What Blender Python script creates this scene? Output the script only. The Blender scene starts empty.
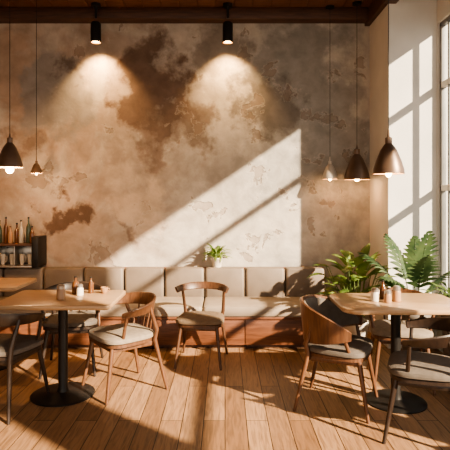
import bpy, bmesh, math, random
from mathutils import Vector, Matrix
random.seed(7)
S=bpy.context.scene
pi=math.pi

# ------------------------------------------------------------ materials
def newmat(name):
    m=bpy.data.materials.new(name); m.use_nodes=True
    nt=m.node_tree; b=nt.nodes['Principled BSDF']
    return m,nt,b
def N(nt,t,**k):
    n=nt.nodes.new(t)
    for a,v in k.items(): setattr(n,a,v)
    return n
def ramp(nt,stops):
    r=N(nt,'ShaderNodeValToRGB'); e=r.color_ramp.elements
    while len(e)<len(stops): e.new(0.5)
    for i,(p,c) in enumerate(stops):
        e[i].position=p; e[i].color=(*c,1) if len(c)==3 else c
    return r
def simple(name,col,rough=0.5,metal=0.0,var=0.15,scale=8,bump=0.0,spec=0.5):
    m,nt,b=newmat(name)
    tc=N(nt,'ShaderNodeTexCoord'); n=N(nt,'ShaderNodeTexNoise')
    n.inputs['Scale'].default_value=scale; n.inputs['Detail'].default_value=5
    nt.links.new(tc.outputs['Object'],n.inputs['Vector'])
    c0=tuple(max(0,c*(1-var)) for c in col); c1=tuple(min(1,c*(1+var)) for c in col)
    r=ramp(nt,[(0.3,c0),(0.7,c1)])
    nt.links.new(n.outputs['Fac'],r.inputs['Fac']); nt.links.new(r.outputs['Color'],b.inputs['Base Color'])
    b.inputs['Roughness'].default_value=rough; b.inputs['Metallic'].default_value=metal
    b.inputs['Specular IOR Level'].default_value=spec
    if bump:
        n2=N(nt,'ShaderNodeTexNoise'); n2.inputs['Scale'].default_value=scale*12
        nt.links.new(tc.outputs['Object'],n2.inputs['Vector'])
        bp=N(nt,'ShaderNodeBump'); bp.inputs['Strength'].default_value=bump; bp.inputs['Distance'].default_value=0.005
        nt.links.new(n2.outputs['Fac'],bp.inputs['Height']); nt.links.new(bp.outputs['Normal'],b.inputs['Normal'])
    return m
def wood(name,c0,c1,axis='X',rough=0.45,scale=4):
    m,nt,b=newmat(name)
    tc=N(nt,'ShaderNodeTexCoord'); mp=N(nt,'ShaderNodeMapping')
    s=[14,14,14]; s['XYZ'.index(axis)]=1.2
    mp.inputs['Scale'].default_value=s
    n=N(nt,'ShaderNodeTexNoise'); n.inputs['Scale'].default_value=scale; n.inputs['Detail'].default_value=6; n.inputs['Distortion'].default_value=0.6
    nt.links.new(tc.outputs['Object'],mp.inputs['Vector']); nt.links.new(mp.outputs['Vector'],n.inputs['Vector'])
    r=ramp(nt,[(0.3,c0),(0.7,c1)])
    nt.links.new(n.outputs['Fac'],r.inputs['Fac']); nt.links.new(r.outputs['Color'],b.inputs['Base Color'])
    b.inputs['Roughness'].default_value=rough
    return m
def emis(name,col,st):
    m,nt,b=newmat(name); b.inputs['Base Color'].default_value=(*col,1)
    b.inputs['Emission Color'].default_value=(*col,1); b.inputs['Emission Strength'].default_value=st
    return m

M={}
M['chair']=wood('walnut_wood',(0.075,0.033,0.017),(0.15,0.070,0.035),'Z',0.38)
M['chair_dark']=wood('dark_stained_wood',(0.018,0.011,0.008),(0.038,0.023,0.016),'Z',0.38)
M['chair_light']=wood('brown_chair_wood',(0.055,0.024,0.012),(0.11,0.05,0.025),'Z',0.45)
M['table']=wood('oak_table_top',(0.33,0.20,0.105),(0.48,0.315,0.18),'X',0.32)
M['metal']=simple('black_powdercoat',(0.016,0.014,0.013),0.45,0.3,0.1)
M['bronze']=simple('bronze_lamp_metal',(0.13,0.085,0.06),0.40,0.5,0.2)
M['lampin']=simple('lamp_inner_enamel',(0.8,0.6,0.4),0.5,0,0.03)
M['greyenamel']=simple('pale_lamp_enamel',(0.42,0.36,0.30),0.4,0.2,0.05)
M['fabric_seat']=simple('seat_fabric_beige',(0.24,0.195,0.15),0.9,0,0.12,30,0.4,0.2)
M['fabric_brown']=simple('seat_fabric_brown',(0.17,0.12,0.08),0.9,0,0.12,30,0.4,0.2)
M['fabric_dark']=simple('seat_fabric_grey',(0.125,0.105,0.088),0.9,0,0.12,30,0.4,0.2)
M['leather']=simple('bench_leather_taupe',(0.165,0.128,0.098),0.55,0,0.15,5,0.15)
M['leather2']=simple('bench_seat_taupe',(0.27,0.215,0.165),0.6,0,0.12,5,0.15)
M['base']=wood('mahogany_panel',(0.095,0.036,0.018),(0.18,0.072,0.036),'X',0.4)
M['ceil']=wood('ceiling_wood',(0.11,0.048,0.026),(0.20,0.09,0.05),'X',0.55)
M['beam']=wood('beam_wood',(0.05,0.023,0.014),(0.10,0.045,0.026),'X',0.6)
M['white']=simple('white_ceramic',(0.62,0.56,0.48),0.35,0,0.05)
M['terra']=simple('dark_planter_clay',(0.12,0.10,0.085),0.6,0,0.2)
M['soil']=simple('soil',(0.03,0.02,0.012),0.95,0,0.4,40)
M['bulb']=emis('warm_bulb',(1.0,0.60,0.25),22)
M['frame']=simple('window_frame_paint',(0.17,0.17,0.165),0.5,0.1,0.1)
M['brownglass']=simple('amber_glass',(0.12,0.05,0.02),0.12,0,0.1)
M['greenglass']=simple('green_bottle_glass',(0.05,0.07,0.045),0.1,0,0.1)
M['clearglass']=simple('pale_bottle_glass',(0.42,0.38,0.32),0.1,0,0.1)
M['jar']=simple('ceramic_jar_tan',(0.35,0.20,0.11),0.4,0,0.1)
M['steel']=simple('brushed_steel',(0.45,0.40,0.35),0.3,0.8,0.08)
def leafmat(name,c0,c1):
    m,nt,b=newmat(name)
    tc=N(nt,'ShaderNodeTexCoord'); n=N(nt,'ShaderNodeTexNoise'); n.inputs['Scale'].default_value=6
    nt.links.new(tc.outputs['Object'],n.inputs['Vector'])
    r=ramp(nt,[(0.35,c0),(0.65,c1)]); nt.links.new(n.outputs['Fac'],r.inputs['Fac'])
    nt.links.new(r.outputs['Color'],b.inputs['Base Color']); b.inputs['Roughness'].default_value=0.45
    t=N(nt,'ShaderNodeBsdfTranslucent'); nt.links.new(r.outputs['Color'],t.inputs['Color'])
    mx=N(nt,'ShaderNodeMixShader'); mx.inputs[0].default_value=0.4
    out=nt.nodes['Material Output']
    nt.links.new(b.outputs[0],mx.inputs[1]); nt.links.new(t.outputs[0],mx.inputs[2]); nt.links.new(mx.outputs[0],out.inputs['Surface'])
    return m
M['leaf']=leafmat('leaf_green',(0.07,0.13,0.025),(0.24,0.31,0.08))
M['leaf2']=leafmat('palm_leaf_green',(0.035,0.075,0.03),(0.11,0.16,0.065))
M['leaf3']=leafmat('shrub_leaf_green',(0.06,0.10,0.025),(0.14,0.19,0.055))
def glassmat():
    m,nt,b=newmat('window_glass'); out=nt.nodes['Material Output']
    t=N(nt,'ShaderNodeBsdfTransparent'); g=N(nt,'ShaderNodeBsdfGlossy'); g.inputs['Roughness'].default_value=0.02
    mx=N(nt,'ShaderNodeMixShader'); mx.inputs[0].default_value=0.06
    nt.links.new(t.outputs[0],mx.inputs[1]); nt.links.new(g.outputs[0],mx.inputs[2]); nt.links.new(mx.outputs[0],out.inputs['Surface'])
    return m
M['glass']=glassmat()

def plaster():
    m,nt,b=newmat('aged_plaster'); L=nt.links.new
    tc=N(nt,'ShaderNodeTexCoord')
    def noise(sc,det=8,rough=0.6,dist=0.0):
        n=N(nt,'ShaderNodeTexNoise'); n.inputs['Scale'].default_value=sc; n.inputs['Detail'].default_value=det
        n.inputs['Roughness'].default_value=rough; n.inputs['Distortion'].default_value=dist
        L(tc.outputs['Object'],n.inputs['Vector']); return n
    def mix(f,a,bb):
        x=N(nt,'ShaderNodeMix'); x.data_type='RGBA'
        if isinstance(f,(int,float)): x.inputs[0].default_value=f
        else: L(f,x.inputs[0])
        for s,v in ((6,a),(7,bb)):
            if isinstance(v,tuple): x.inputs[s].default_value=(*v,1)
            else: L(v,x.inputs[s])
        return x.outputs[2]
    def scalef(f,k):
        mm=N(nt,'ShaderNodeMath',operation='MULTIPLY'); L(f,mm.inputs[0]); mm.inputs[1].default_value=k; return mm.outputs[0]
    sep=N(nt,'ShaderNodeSeparateXYZ'); L(tc.outputs['Object'],sep.inputs[0])
    gx=N(nt,'ShaderNodeMapRange'); gx.inputs[1].default_value=-2.3; gx.inputs[2].default_value=0.5; L(sep.outputs[0],gx.inputs[0])
    col=mix(gx.outputs[0],(0.41,0.30,0.225),(0.34,0.32,0.29))
    big=noise(1.2,9,0.6,0.5); r=ramp(nt,[(0.44,(0,0,0)),(0.56,(1,1,1))]); L(big.outputs['Fac'],r.inputs[0])
    col=mix(scalef(r.outputs[0],.75),col,(0.51,0.46,0.40))
    dn=noise(1.9,10,0.62); sub=N(nt,'ShaderNodeVectorMath',operation='SUBTRACT'); L(dn.outputs['Color'],sub.inputs[0]); sub.inputs[1].default_value=(.5,.5,.5)
    sc=N(nt,'ShaderNodeVectorMath',operation='SCALE'); L(sub.outputs[0],sc.inputs[0]); sc.inputs['Scale'].default_value=1.7
    ad=N(nt,'ShaderNodeVectorMath',operation='ADD'); L(tc.outputs['Object'],ad.inputs[0]); L(sc.outputs[0],ad.inputs[1])
    def blob(x,z,rad,stretch=1.0,soft=0.14):
        mp=N(nt,'ShaderNodeVectorMath',operation='MULTIPLY'); L(ad.outputs[0],mp.inputs[0]); mp.inputs[1].default_value=(1,0,stretch)
        d=N(nt,'ShaderNodeVectorMath',operation='DISTANCE'); L(mp.outputs[0],d.inputs[0]); d.inputs[1].default_value=(x,0,z*stretch)
        mr=N(nt,'ShaderNodeMapRange'); mr.inputs[1].default_value=rad+soft*.4; mr.inputs[2].default_value=rad-soft*.6; L(d.outputs['Value'],mr.inputs[0])
        return mr.outputs[0]
    for (x,z,rad,st,c,k) in [(-1.95,2.75,.45,.8,(0.29,0.265,0.24),.8),(0.75,2.95,.55,.8,(0.22,0.21,0.195),.75),
        (1.3,2.3,.45,.6,(0.245,0.23,0.21),.75),
        (-.80,2.72,.38,.55,(0.135,0.085,0.062),.88),(-1.75,2.95,.16,1,(0.15,0.11,0.09),.85),(-.35,2.35,.24,.8,(0.17,0.12,0.092),.75),
        (.42,2.62,.30,.8,(0.14,0.12,0.105),.8),(-1.85,1.30,.22,1.4,(0.115,0.07,0.05),.9),(-.75,2.0,.16,1,(0.20,0.14,0.11),.7),
        (-.1,3.2,.30,.8,(0.20,0.17,0.145),.7),(-1.0,1.15,.16,1.5,(0.18,0.12,0.09),.7),(-2.3,2.1,.2,1,(0.22,0.15,0.11),.7),
        (.9,1.9,.25,.7,(0.21,0.195,0.18),.7),(-1.0,1.5,.3,1,(0.55,0.43,0.33),.7),(.2,1.2,.25,1,(0.52,0.46,0.39),.5),(-1.3,1.9,.25,1.3,(0.52,0.42,0.33),.6)]:
        col=mix(scalef(blob(x,z,rad,st),k),col,c)
    fine=noise(6,8,0.6,0.3); r2=ramp(nt,[(0.35,(0.82,0.82,0.82)),(0.65,(1.10,1.10,1.10))]); L(fine.outputs['Fac'],r2.inputs[0])
    mu=N(nt,'ShaderNodeMix'); mu.data_type='RGBA'; mu.blend_type='MULTIPLY'; mu.inputs[0].default_value=1.0
    L(col,mu.inputs[6]); L(r2.outputs[0],mu.inputs[7]); col=mu.outputs[2]
    ch=noise(2.4,10,0.62,0.3); r3=ramp(nt,[(0.60,(0,0,0)),(0.615,(1,1,1))]); L(ch.outputs['Fac'],r3.inputs[0])
    rim=ramp(nt,[(0.58,(0,0,0)),(0.597,(1,1,1)),(0.61,(0,0,0))]); L(ch.outputs['Fac'],rim.inputs[0])
    col=mix(scalef(r3.outputs[0],.5),col,(0.24,0.18,0.14))
    col=mix(scalef(rim.outputs[0],.28),col,(0.62,0.55,0.47))
    L(col,b.inputs['Base Color']); b.inputs['Roughness'].default_value=0.85; b.inputs['Specular IOR Level'].default_value=0.2
    bp=N(nt,'ShaderNodeBump'); bp.invert=True; bp.inputs['Strength'].default_value=0.6; bp.inputs['Distance'].default_value=0.02
    L(r3.outputs[0],bp.inputs['Height']); 
    bp2=N(nt,'ShaderNodeBump'); bp2.inputs['Strength'].default_value=0.35; bp2.inputs['Distance'].default_value=0.02
    L(fine.outputs['Fac'],bp2.inputs['Height']); L(bp.outputs[0],bp2.inputs['Normal']); L(bp2.outputs[0],b.inputs['Normal'])
    return m
M['plaster']=plaster()
M['whitewall']=simple('white_plaster',(0.62,0.60,0.56),0.85,0,0.08,2.5,0.2,0.2)
M['sidewall']=simple('brown_plaster',(0.33,0.26,0.20),0.85,0,0.15,2,0.2,0.2)

def floormat():
    m,nt,b=newmat('oak_floorboards'); L=nt.links.new
    tc=N(nt,'ShaderNodeTexCoord'); mp=N(nt,'ShaderNodeMapping'); mp.inputs['Rotation'].default_value=(0,0,pi/2)
    L(tc.outputs['Object'],mp.inputs['Vector'])
    br=N(nt,'ShaderNodeTexBrick'); br.offset=0.37; br.inputs['Scale'].default_value=1.0
    br.inputs['Brick Width'].default_value=1.7; br.inputs['Row Height'].default_value=0.145
    br.inputs['Mortar Size'].default_value=0.003; br.inputs['Mortar Smooth'].default_value=0.3; br.inputs['Bias'].default_value=0
    br.inputs['Color1'].default_value=(0.215,0.115,0.056,1); br.inputs['Color2'].default_value=(0.37,0.22,0.12,1); br.inputs['Mortar'].default_value=(0.02,0.01,0.006,1)
    L(mp.outputs[0],br.inputs['Vector'])
    m2=N(nt,'ShaderNodeMapping'); m2.inputs['Scale'].default_value=(16,1.3,1); L(tc.outputs['Object'],m2.inputs['Vector'])
    n=N(nt,'ShaderNodeTexNoise'); n.inputs['Scale'].default_value=3; n.inputs['Detail'].default_value=8; n.inputs['Distortion'].default_value=1.2; L(m2.outputs[0],n.inputs['Vector'])
    r=ramp(nt,[(0.3,(0.58,0.56,0.54)),(0.6,(1.1,1.1,1.1))]); L(n.outputs['Fac'],r.inputs[0])
    mu=N(nt,'ShaderNodeMix'); mu.data_type='RGBA'; mu.blend_type='MULTIPLY'; mu.inputs[0].default_value=1
    L(br.outputs['Color'],mu.inputs[6]); L(r.outputs[0],mu.inputs[7]); L(mu.outputs[2],b.inputs['Base Color'])
    rr=N(nt,'ShaderNodeMapRange'); rr.inputs[3].default_value=0.34; rr.inputs[4].default_value=0.55; L(n.outputs['Fac'],rr.inputs[0]); L(rr.outputs[0],b.inputs['Roughness'])
    b.inputs['Specular IOR Level'].default_value=0.35
    bp=N(nt,'ShaderNodeBump'); bp.invert=True; bp.inputs['Strength'].default_value=0.6; bp.inputs['Distance'].default_value=0.004
    L(br.outputs['Fac'],bp.inputs['Height']); L(bp.outputs[0],b.inputs['Normal'])
    return m
M['floor']=floormat()

# ------------------------------------------------------------ mesh builder
class B:
    def __init__(s): s.v=[];s.f=[];s.m=[];s.slots=[];s.T=Matrix.Identity(4)
    def mi(s,k):
        if k not in s.slots: s.slots.append(k)
        return s.slots.index(k)
    def loft(s,rings,mat,cap=True,closed=True):
        i=s.mi(mat); o=len(s.v); n=len(rings[0])
        for r in rings:
            for p in r: s.v.append(s.T@Vector(p))
        for a in range(len(rings)-1):
            for j in range(n if closed else n-1):
                k=(j+1)%n
                s.f.append((o+a*n+j,o+a*n+k,o+(a+1)*n+k,o+(a+1)*n+j)); s.m.append(i)
        if cap:
            s.f.append(tuple(o+j for j in range(n))[::-1]); s.m.append(i)
            q=o+(len(rings)-1)*n
            s.f.append(tuple(q+j for j in range(n))); s.m.append(i)
    def slab(s,fn,layers,mat):
        s.loft([[(x,y,z) for x,y in fn(i)] for i,z in layers],mat)
    def box(s,x0,x1,y0,y1,z0,z1,mat,bev=0.004):
        cx,cy=(x0+x1)/2,(y0+y1)/2; w,d=(x1-x0)/2,(y1-y0)/2
        bev=min(bev,w*.9,d*.9,(z1-z0)*.45)
        if bev<=0:
            s.loft([[(x0,y0,z),(x1,y0,z),(x1,y1,z),(x0,y1,z)] for z in (z0,z1)],mat); return
        def fn(i):
            r=bev*1.2; W=w-i;D=d-i;pts=[]
            r=min(r,W*.95,D*.95)
            for (sx,sy,a0) in ((1,1,0),(-1,1,pi/2),(-1,-1,pi),(1,-1,3*pi/2)):
                for k in range(4):
                    a=a0+k*pi/6
                    pts.append((cx+sx*(W-r)+r*math.cos(a),cy+sy*(D-r)+r*math.sin(a)))
            return pts
        e=bev
        s.slab(fn,[(e,z0),(e*.3,z0+e*.3),(0,z0+e),(0,z1-e),(e*.3,z1-e*.3),(e,z1)],mat)
    def pad(s,x0,x1,y0,y1,z0,z1,mat,r=0.03):
        s.box(x0,x1,y0,y1,z0,z1,mat,r)
    def tube(s,pts,rad,mat,n=12,flat=1.0):
        pts=[Vector(p) for p in pts]
        if not isinstance(rad,(list,tuple)): rad=[rad]*len(pts)
        rings=[]
        for i,p in enumerate(pts):
            d=(pts[min(i+1,len(pts)-1)]-pts[max(i-1,0)]).normalized()
            up=Vector((0,0,1)) if abs(d.z)<.9 else Vector((0,1,0))
            a=d.cross(up).normalized(); b=a.cross(d).normalized()
            rings.append([p+(a*math.cos(t)+b*math.sin(t)*flat)*rad[i] for t in [2*pi*k/n for k in range(n)]])
        s.loft(rings,mat)
    def lathe(s,c,prof,mat,n=32,cap=True):
        s.loft([[(c[0]+r*math.cos(2*pi*k/n),c[1]+r*math.sin(2*pi*k/n),c[2]+z) for k in range(n)] for r,z in prof],mat,cap)
    def strip(s,L,R,mat,mid=None):
        i=s.mi(mat);o=len(s.v);cols=3 if mid else 2
        for k in range(len(L)):
            s.v.append(s.T@Vector(L[k]))
            if mid: s.v.append(s.T@Vector(mid[k]))
            s.v.append(s.T@Vector(R[k]))
        for k in range(len(L)-1):
            for c in range(cols-1):
                a=o+k*cols+c; s.f.append((a,a+1,a+cols+1,a+cols)); s.m.append(i)
    def mesh(s,name,ang=35,fix=True):
        me=bpy.data.meshes.new(name); me.from_pydata([tuple(v) for v in s.v],[],s.f)
        for k in s.slots: me.materials.append(M[k])
        me.polygons.foreach_set('material_index',s.m)
        if fix:
            bm=bmesh.new(); bm.from_mesh(me); bmesh.ops.recalc_face_normals(bm,faces=bm.faces); bm.to_mesh(me); bm.free()
        me.polygons.foreach_set('use_smooth',[True]*len(me.polygons))
        me.set_sharp_from_angle(angle=math.radians(ang)); me.update()
        return me
    def obj(s,name,loc=(0,0,0),rot=0,**k):
        return place(name,s.mesh(name,**k),loc,rot)
def place(name,me,loc=(0,0,0),rot=0,sc=1):
    o=bpy.data.objects.new(name,me); S.collection.objects.link(o)
    o.location=loc; o.rotation_euler=(0,0,rot); o.scale=(sc,sc,sc); return o

# ------------------------------------------------------------ room shell
WY=5.7; PX=1.65; PY=5.05; RX=2.14; CZ=3.64; BZ=4.2
def shell(name,boxes,mat):
    b=B()
    for q in boxes: b.box(*q,mat,bev=0)
    return b.obj(name)
shell('floor',[(-3.4,2.24,-3,5.9,-.1,0)],'floor')
shell('wall_back',[(-3.3,PX,WY,WY+.2,0,BZ)],'plaster')
shell('wall_pier',[(PX,RX+.1,PY,WY+.2,0,BZ)],'whitewall')
shell('wall_left',[(-3.4,-3.3,-3,WY+.2,0,BZ)],'sidewall')
y1a,y1b,zt,zs=2.62,PY,3.28,0.5
y2a,y2b=1.05,2.46
y3a,y3b=-1.6,.45
shell('wall_right',[(RX,RX+.1,-3,PY,0,zs),(RX,RX+.1,-3,PY,zt,BZ),(RX,RX+.1,y1b-.02,PY,zs,zt),(RX,RX+.1,y2b,y1a,zs,zt),(RX,RX+.1,y3b,y2a,zs,zt),(RX,RX+.1,-3,y3a,zs,zt)],'whitewall')
b=B()
for k in range(int((PX+3.3)/.2)+1):
    x=-3.3+k*.2; b.box(x+.003,min(x+.197,PX),-3,WY,CZ,CZ+.03,'ceil',.003)
b.box(-3.3,PX,-3,WY+.1,CZ+.02,CZ+.2,'ceil',0)
b.box(PX,RX+.1,-3,PY,BZ,BZ+.1,'whitewall',0)
b.obj('ceiling')
b=B(); b.box(-3.3,PX-.06,WY-.16,WY,CZ-.13,CZ,'beam',.008); b.box(-3.3,PX-.06,4.9,5.02,CZ-.06,CZ,'beam',.008); b.obj('trim_1')
b=B(); b.box(PX-.06,PX+.08,-3,PY-.001,CZ-.16,BZ,'beam',.006); b.box(PX-.06,PX-.001,PY,WY,CZ-.16,CZ,'beam',.004); b.obj('trim_2')
b=B()
for ya,yb in ((y1a,PY),(y2a,y2b),(y3a,y3b)): b.box(RX-.16,RX,ya,yb,zs-.05,zs,'whitewall',.005)
b.obj('trim_3')
def window(name,ya,yb,mull,bars):
    b=B(); x0,x1=RX+.02,RX+.07
    b.box(x0,x1,ya,yb,zs,zs+.05,'frame'); b.box(x0,x1,ya,yb,zt-.04,zt,'frame')
    b.box(x0,x1,ya,ya+.05,zs,zt,'frame'); b.box(x0,x1,yb-.04,yb,zs,zt,'frame')
    for m in mull: b.box(x0,x1,m-.012,m+.012,zs,zt,'frame')
    for z in bars: b.box(x0,x1,ya,yb,z-.03,z+.03,'whitewall')
    b.box(RX+.043,RX+.047,ya,yb,zs,zt,'glass',0)
    b.obj(name)
window('window_1',y1a,PY-.02,[4.84],[2.65,1.62])
window('window_2',y2a,y2b,[],[2.65,1.62])
window('window_3',y3a,y3b,[],[2.65])

# ------------------------------------------------------------ bench
b=B(); bx0,bx1=-2.9,1.11
b.box(bx0,bx1,5.07,5.66,0.0,.05,'beam',.004)
x=bx0
while x<bx1-.01:
    e=min(x+.62,bx1); b.box(x+.003,e-.003,5.03,5.07,.04,.31,'base',.004); x=e
b.box(bx0,bx1,5.06,5.66,.04,.30,'base',.004)
b.box(bx0-.01,bx1+.01,5.015,5.66,.30,.325,'base',.004)
x=bx1; p=.445
while x>bx0+.05:
    a=max(x-p*1.0,bx0); 
    b.pad(a+.004,x-.004,5.50,5.64,.40,.752,'leather',.028); x=a
x=bx1
while x>bx0+.05:
    a=max(x-p*3,bx0); b.pad(a+.003,x-.003,5.0,5.56,.325,.435,'leather2',.028); x=a
b.box(bx0,bx1,5.63,5.69,.0,.74,'base',.004)
b.obj('banquette_bench')

# ------------------------------------------------------------ chairs (back at +Y local, faces -Y)
def seat_fn(w,d,front=1.0):
    def fn(i):
        pts=[]
        for k in range(40):
            t=2*pi*k/40; c,s_=math.cos(t),math.sin(t); e=.55
            x=math.copysign(abs(c)**e,c); y=math.copysign(abs(s_)**e,s_)
            ww=(w-i)*(1-.09*y); pts.append((x*ww,y*(d-i)))
        return pts
    return fn
def chair_mesh(wd,fab,style):
    b=B(); fn=seat_fn(.235,.225)
    b.slab(fn,[(.03,.385),(.012,.392),(.012,.415),(.02,.42)],wd)
    b.slab(fn,[(.02,.418),(.002,.425),(0,.44),(.006,.455),(.03,.467),(.08,.473),(.14,.475)],fab)
    RZ=.70 if style=='rail' else .655
    def arc(t,rx=.262,ry=.27):
        a=t*math.radians(112)
        return Vector((rx*math.sin(a), -.02+ry*math.cos(a),0))
    for sx in (-1,1):
        b.tube([(sx*.175,-.165,.40),(sx*.225,-.235,0)],[.019,.0115],wd)
        q=arc(sx*.50); q.z=RZ+.01
        b.tube([(sx*.235,.275,0),(sx*.185,.19,.40),(sx*.20,.20,.48),tuple(q)],[.0115,.019,.018,.013],wd)
    b.box(-.17,.17,-.175,-.15,.355,.39,wd); b.box(-.17,.17,.16,.185,.355,.39,wd)
    b.box(-.185,-.16,-.16,.17,.355,.39,wd); b.box(.16,.185,-.16,.17,.355,.39,wd)
    if style=='rail' or style=='wrap':
        T=1.0 if style=='wrap' else .72
        rings=[];n=36
        for k in range(n+1):
            t=(-1+2*k/n)*T; q=arc(t); nrm=Vector((q.x,q.y+.02,0)).normalized()
            u=abs(t); h=.035*(1-.45*u*u) if style=='rail' else .05*(1-.6*u*u)
            z=RZ+.03*(1-u*u)-(.02*u if style=='wrap' else 0); th=.011
            lean=nrm*.012
            prof=[(-th,-h*.8),(-th*.5,-h),(th*.5,-h),(th,-h*.8),(th,h*.8),(th*.5,h),(-th*.5,h),(-th,h*.8)]
            rings.append([q+nrm*(a)+lean*(c/h)+Vector((0,0,z+c)) for a,c in prof])
        b.loft(rings,wd)
        if style=='wrap':
            for sx in (-1,1):
                q=arc(sx*.93); q.z=RZ-.03
                b.tube([(sx*.205,-.10,.41),tuple(q)],[.014,.011],wd)
        for t in (() if style=='rail' else (-.25,-.08,.08,.25)):
            q=arc(t); q.z=RZ+.01
            b.tube([(q.x*.75,.195,.42),tuple(q)],[.007,.007],wd,8)
    if style=='shell':
        for (off,th,m,shr) in ((0.0,.011,wd,0),(-.020,.012,fab,.018)):
            rings=[];n=40
            for k in range(n+1):
                t=(-1+2*k/n)*(1-shr*2); q=arc(t,.265,.275); nrm=Vector((q.x,q.y+.02,0)).normalized()
                u=abs(t); top=.775-.17*u**2.2-shr; bot=.47+.07*u**2+shr
                if top-bot<.03: top=bot+.03
                rows=[]
                for a,z in ((-th,bot+.006),(0,bot),(th,bot+.006),(th,(top+bot)/2),(th,top-.006),(0,top),(-th,top-.006),(-th,(top+bot)/2)):
                    le=.09*(z-.5)
                    rows.append(Vector((q.x,q.y,z))+nrm*(a+off+le))
                rings.append(rows)
            b.loft(rings,m)
        for sx in (-1,1):
            q=arc(sx*.9,.265,.275); q.z=.58
            b.tube([(sx*.20,-.12,.40),tuple(q)],[.015,.012],wd)
    return b.mesh('dining_chair_'+style)
c_wrap=chair_mesh('chair_dark','fabric_dark','wrap')
c_shell=chair_mesh('chair','fabric_dark','shell')
c_cent=chair_mesh('chair_light','fabric_brown','rail')
c_wrapl=chair_mesh('chair','fabric_seat','wrap')
R=math.radians
place('dining_chair',c_wrapl,(-.82,3.98,0),R(-52))
place('dining_chair',c_wrap,(-1.62,3.66,0),R(168))
place('dining_chair',c_wrap,(-1.36,4.45,0),R(8))
place('dining_chair',c_cent,(-.22,4.64,0),R(-6),.92)
place('dining_chair',c_shell,(.84,3.66,0),R(66))
place('dining_chair',c_wrap,(1.28,3.20,0),R(-112))
place('dining_chair',c_wrapl,(1.44,4.12,0),R(-12))

# ------------------------------------------------------------ tables
def table(name,cx,cy,w,d,r=.05,base=.24):
    b=B()
    def fn(i):
        W,D=w/2-i,d/2-i; rr=max(r-i,.004); pts=[]
        for (sx,sy,a0) in ((1,1,0),(-1,1,pi/2),(-1,-1,pi),(1,-1,3*pi/2)):
            for k in range(7):
                a=a0+k*pi/12; pts.append((sx*(W-rr)+rr*math.cos(a),sy*(D-rr)+rr*math.sin(a)))
        return pts
    b.slab(fn,[(.012,.715),(.002,.719),(0,.724),(0,.744),(.002,.748),(.005,.75)],'table')
    b.lathe((0,0,0),[(base,0),(base,.008),(base-.01,.014),(.06,.022),(.045,.03),(.036,.06),(.036,.66),(.045,.69),(.045,.700)],'metal',40)
    b.box(-.2,.2,-.03,.03,.70,.716,'metal'); b.box(-.03,.03,-.2,.2,.70,.716,'metal')
    return b.obj(name,(cx,cy,0))
table('cafe_table',-1.25,3.86,.86,.63)
table('cafe_table',1.27,3.72,.90,.64,.12,.22)
table('cafe_table',-2.16,4.55,.72,.55)

def shaker(name,x,y,h=.09,r=.024,body='jar',top='steel'):
    b=B(); b.lathe((0,0,0),[(r*.9,0),(r,.004),(r*.95,h*.6),(r*.8,h*.72)],body,20)
    b.lathe((0,0,0),[(r*.84,h*.72),(r*.86,h*.92),(r*.6,h),(r*.2,h*1.02)],top,20); b.obj(name,(x,y,.75))
def bottle(name,x,y,z,h,r,mat,cap='metal'):
    b=B(); b.lathe((0,0,0),[(r*.9,0),(r,.006),(r,h*.55),(r*.85,h*.64),(r*.38,h*.75),(r*.34,h*.93)],mat,16)
    b.lathe((0,0,0),[(r*.42,h*.93),(r*.42,h)],cap,16); b.obj(name,(x,y,z))
def cup(name,x,y,z,r=.035,h=.06,mat='white'):
    b=B(); b.lathe((0,0,0),[(r*.6,0),(r*.7,.003),(r*.95,h*.6),(r,h),(r*.9,h),(r*.85,h*.6),(r*.5,.01)],mat,20)
    b.tube([(r*.9,0,h*.8),(r*1.4,0,h*.75),(r*1.5,0,h*.45),(r*.85,0,h*.25)],.005,mat,8); b.obj(name,(x,y,z))
shaker('pepper_shaker',-1.24,3.78,.11,.034,'jar')
bottle('sauce_bottle',-1.195,4.0,.75,.14,.028,'brownglass')
shaker('salt_shaker',-1.14,3.93,.09,.028,'white')
bottle('oil_bottle',-1.08,4.03,.75,.13,.022,'brownglass')
cup('coffee_cup',-.97,4.02,.75,.03,.05,'jar')
shaker('pepper_shaker',1.11,3.70,.10,.032,'white')
shaker('salt_shaker',1.19,3.66,.09,.029,'jar')
shaker('sugar_jar',1.27,3.70,.115,.032,'jar')
bottle('sauce_bottle',1.20,3.80,.75,.14,.025,'brownglass')

# ------------------------------------------------------------ back bar shelf
b=B(); sx0,sx1=-2.9,-2.08; sy0,sy1=5.42,5.69
b.box(sx0,sx1,sy0,sy1,.765,.785,'steel'); b.box(sx0,sx1,sy0,sy1,1.0,1.022,'beam')
b.box(sx1-.02,sx1+.05,sy0,sy1,.765,1.10,'metal'); b.box(sx0,sx1,sy1-.02,sy1,.785,1.0,'steel')
b.box(sx0,sx0+.03,sy0,sy1,.785,1.0,'metal')
for k in range(1,4): b.box(sx0+k*.2,sx0+k*.2+.012,sy0+.02,sy1,.785,1.0,'steel')
b.obj('bar_shelf')
k=0
for x in (-2.62,-2.55,-2.49,-2.43,-2.37,-2.31,-2.25,-2.18,-2.13):
    bottle('liquor_bottle',x,5.52+.03*(k%2),1.023,.19+.10*((k*5)%4)/3,.026,['brownglass','clearglass','greenglass','brownglass','jar'][k%5]); k+=1
for x in (-2.64,-2.55,-2.45,-2.35,-2.24,-2.15):
    cup('glass_cup',x,5.52,.786,.03,.12,'clearglass')

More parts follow.
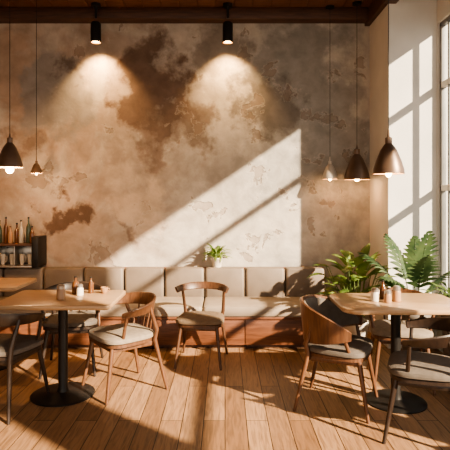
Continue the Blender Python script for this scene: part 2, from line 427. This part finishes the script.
# ------------------------------------------------------------ pendants
def pendant(name,x,y,zb,r,h,mat,lit=2.0,top=CZ,drop=0.0):
    b=B(); t=.004
    out=[(r,0),(r*.97,h*.12),(r*.80,h*.36),(r*.52,h*.66),(r*.30,h*.80),(r*.22,h*.84),(r*.22,h),(r*.08,h*1.03)]
    b.lathe((0,0,0),out,mat,36,cap=False)
    inn=[(r,0),(r-t,.001),(r*.93,h*.12),(r*.76,h*.36),(r*.48,h*.64),(r*.2,h*.78),(.001,h*.79)]
    b.lathe((0,0,0),inn,'lampin',36,cap=False)
    b.tube([(0,0,h),(0,0,h+.05)],[r*.1,.004],mat,10)
    b.tube([(0,0,h+.03),(0,0,top-zb)],.0028,'metal',6)
    b.lathe((0,0,top-zb-.03),[(.05,.03),(.048,.006),(.01,0)],'metal',24)
    R_=(.028+drop*.3)*r/.12; q=-drop
    b.lathe((0,0,0),[(.012*r/.12,.08),(.014*r/.12,.06+q),(R_*.75,.04+q),(R_,.02+q),(R_*.9,.0+q),(R_*.6,-.014+q),(R_*.1,-.02+q)],'bulb',16)
    o=b.obj(name,(x,y,zb),fix=False)
    l=bpy.data.lights.new(name+'_light','POINT'); l.energy=lit; l.color=(1,.56,.26); l.shadow_soft_size=.03
    lo=bpy.data.objects.new('bulb_light',l); S.collection.objects.link(lo); lo.parent=o; lo.location=(0,0,-.04-drop)
pendant('pendant_lamp',-1.98,4.6,1.80,.115,.27,'bronze',26,drop=.035)
pendant('pendant_lamp',-1.98,5.25,1.78,.06,.13,'bronze',3)
pendant('pendant_lamp',1.161,5.53,1.73,.085,.20,'greyenamel',.8)
pendant('pendant_lamp',1.43,5.42,1.72,.138,.33,'bronze',2)
pendant('pendant_lamp',.975,2.98,1.655,.092,.215,'bronze',1.2)

# track spotlights
def spot(x):
    b=B(); y=5.46
    b.lathe((0,0,CZ-.10),[(.055,.10),(.055,.07),(.02,.065),(.014,.03),(.014,-.06)],'metal',24)
    b.lathe((0,0,3.22),[(.05,0),(.056,.004),(.056,.20),(.045,.22),(.01,.225)],'metal',28,cap=False)
    b.lathe((0,0,3.22),[(.05,0),(.046,.03),(.001,.05)],'lampin',28,cap=False)
    b.lathe((0,0,3.232),[(.034,0),(.034,.006)],'bulb',20)
    o=b.obj('ceiling_spotlight',(x,y,0),fix=False)
    l=bpy.data.lights.new('spot','SPOT'); l.energy=88; l.color=(1,.62,.28); l.spot_size=R(100); l.spot_blend=.7; l.shadow_soft_size=.04
    lo=bpy.data.objects.new('spot_light',l); S.collection.objects.link(lo); lo.parent=o; lo.location=(0,0,3.215)
    lo.rotation_euler=Vector((0,.55,-1)).to_track_quat('-Z','Y').to_euler()
spot(-1.41); spot(.03)

# ------------------------------------------------------------ plants
def leaf(b,base,az,el,length,width,droop,mat,n=8,wp=None):
    p=Vector(base); L=[];Rr=[];Mi=[]; e=el; st=length/n
    for k in range(n+1):
        t=k/n; w=width*(math.sin(pi*min(1,t*.93+.07))**.75)*(1-.2*t)
        if k==n: w=.001
        d=Vector((math.cos(az)*math.cos(e),math.sin(az)*math.cos(e),math.sin(e)))
        side=Vector((-math.sin(az),math.cos(az),0)); up=side.cross(d)
        Mi.append(p.copy()); L.append(p+side*w-up*w*.35*-1); Rr.append(p-side*w+up*w*.35)
        p=p+d*st; e-=droop/n
    b.strip(L,Rr,mat,Mi)
def pot(b,r,h,mat):
    b.lathe((0,0,0),[(r*.72,0),(r*.75,.006),(r*.97,h*.85),(r*1.03,h*.87),(r*1.03,h),(r*.92,h),(r*.9,h*.9)],mat,32,cap=False)
    b.lathe((0,0,0),[(r*.72,0.001),(r*.71,.002)],mat,32)
    b.lathe((0,0,0),[(r*.92,h*.88),(r*.5,h*.91),(.002,h*.92)],'soil',32,cap=False)
def bush(name,loc,r,h,n,ll,lw,mat,pm,el=(.3,1.4),stem=.1,dr=(.9,1.9),lift=.35):
    b=B(); pot(b,r,h,pm)
    for k in range(n):
        az=k*2.399+random.uniform(-.3,.3); e=random.uniform(*el); s_=random.uniform(.7,1.1)
        b0=Vector((math.cos(az)*r*.3,math.sin(az)*r*.3,h*.88)); sl=stem*random.uniform(.5,1.2)
        e1=min(1.45,e+lift)
        d=Vector((math.cos(az)*math.cos(e1),math.sin(az)*math.cos(e1),math.sin(e1)))
        p1=b0+d*sl; b.tube([b0,p1],.003,mat,5)
        leaf(b,p1,az,e,ll*s_,lw*s_,random.uniform(*dr),mat)
    return b.obj(name,loc,fix=False,ang=180)
bush('potted_leafy_plant',(1.28,4.90,0),.12,.32,70,.215,.050,'leaf','white',(.4,1.35),.53,(.7,1.7),.6)
bush('potted_herb',(-.09,5.585,.753),.066,.105,52,.15,.017,'leaf','white',(.2,1.4),.07)
bush('potted_shrub',(1.90,4.12,0),.11,.60,80,.11,.022,'leaf3','terra',(.3,1.4),.22)
def palm(name,loc):
    b=B(); pot(b,.14,.46,'terra')
    # broad split fronds: few, wide finger leaflets
    specs=[(2.9,1.22,.76,.9,.24),(3.8,1.10,.66,1.1,.22),(1.2,1.44,.74,.3,.2),(-.9,1.28,.58,.9,.17),(4.6,1.28,.74,.8,.22),(4.9,1.47,.82,.4,.22),(3.3,.95,.50,1.2,.18),(2.2,1.42,.80,.6,.2),(5.3,1.05,.46,1.2,.16)]
    for az,e,Ln,dr,W in specs:
        p=Vector((math.cos(az)*.03,math.sin(az)*.03,.41)); n=16; pts=[]; st=Ln/n; ee=e
        for k in range(n+1):
            d=Vector((math.cos(az)*math.cos(ee),math.sin(az)*math.cos(ee),math.sin(ee)))
            pts.append(p.copy())
            if k>6:
                t=(k-6)/(n-6); w=W*math.sin(pi*(t*.70+.25))**.8
                side=Vector((-math.sin(az),math.cos(az),0))
                for sg in (-1,1):
                    dd=(side*sg+d*(.8+.9*t)).normalized(); perp=(d-dd*d.dot(dd)).normalized(); L=[];Q=[];n2=6
                    for j in range(n2+1):
                        u=j/n2; wd=.024*math.sin(pi*(u*.82+.15)); c=p+dd*w*u-Vector((0,0,1))*w*.35*u*u
                        L.append(c+perp*wd); Q.append(c-perp*wd)
                    b.strip(L,Q,'leaf2')
            p=p+d*st; ee-=dr/n*(.3+1.4*k/n)
        b.tube(pts,[.007*(1-.7*k/n) for k in range(n+1)],'leaf2',6)
    return b.obj(name,loc,fix=False,ang=180)
palm('potted_palm',(1.77,4.66,0))

# ------------------------------------------------------------ lights
sd=Vector((-1.22,1.0,-.84))
l=bpy.data.lights.new('sun','SUN'); l.energy=20; l.color=(1,.81,.58); l.angle=R(1.2)
o=bpy.data.objects.new('sun',l); S.collection.objects.link(o); o.location=(6,-4,5); o.rotation_euler=sd.to_track_quat('-Z','Y').to_euler()
w=bpy.data.worlds.new('World'); S.world=w; w.use_nodes=True
nt=w.node_tree; bg=nt.nodes['Background']
tc=N(nt,'ShaderNodeTexCoord'); sp=N(nt,'ShaderNodeSeparateXYZ'); nt.links.new(tc.outputs['Generated'],sp.inputs[0])
r=ramp(nt,[(0.0,(.40,.34,.28)),(0.40,(.80,.74,.62)),(0.49,(1.9,1.78,1.55)),(0.62,(1.7,1.60,1.44)),(0.75,(.92,.9,.86)),(1.0,(.82,.82,.84))])
mr=N(nt,'ShaderNodeMapRange'); mr.inputs[1].default_value=-1; nt.links.new(sp.outputs[2],mr.inputs[0])
nt.links.new(mr.outputs[0],r.inputs[0]); nt.links.new(r.outputs[0],bg.inputs[0]); bg.inputs[1].default_value=1.0

cam=bpy.data.cameras.new('camera'); co=bpy.data.objects.new('camera',cam); S.collection.objects.link(co)
co.location=(0,0,1.5); co.rotation_euler=(pi/2,0,0); cam.sensor_width=36; cam.lens=40; cam.shift_y=-25/450; cam.clip_start=.05
S.camera=co
S.view_settings.view_transform='AgX'
S.view_settings.look='AgX - Medium High Contrast'
S.view_settings.exposure=0.35
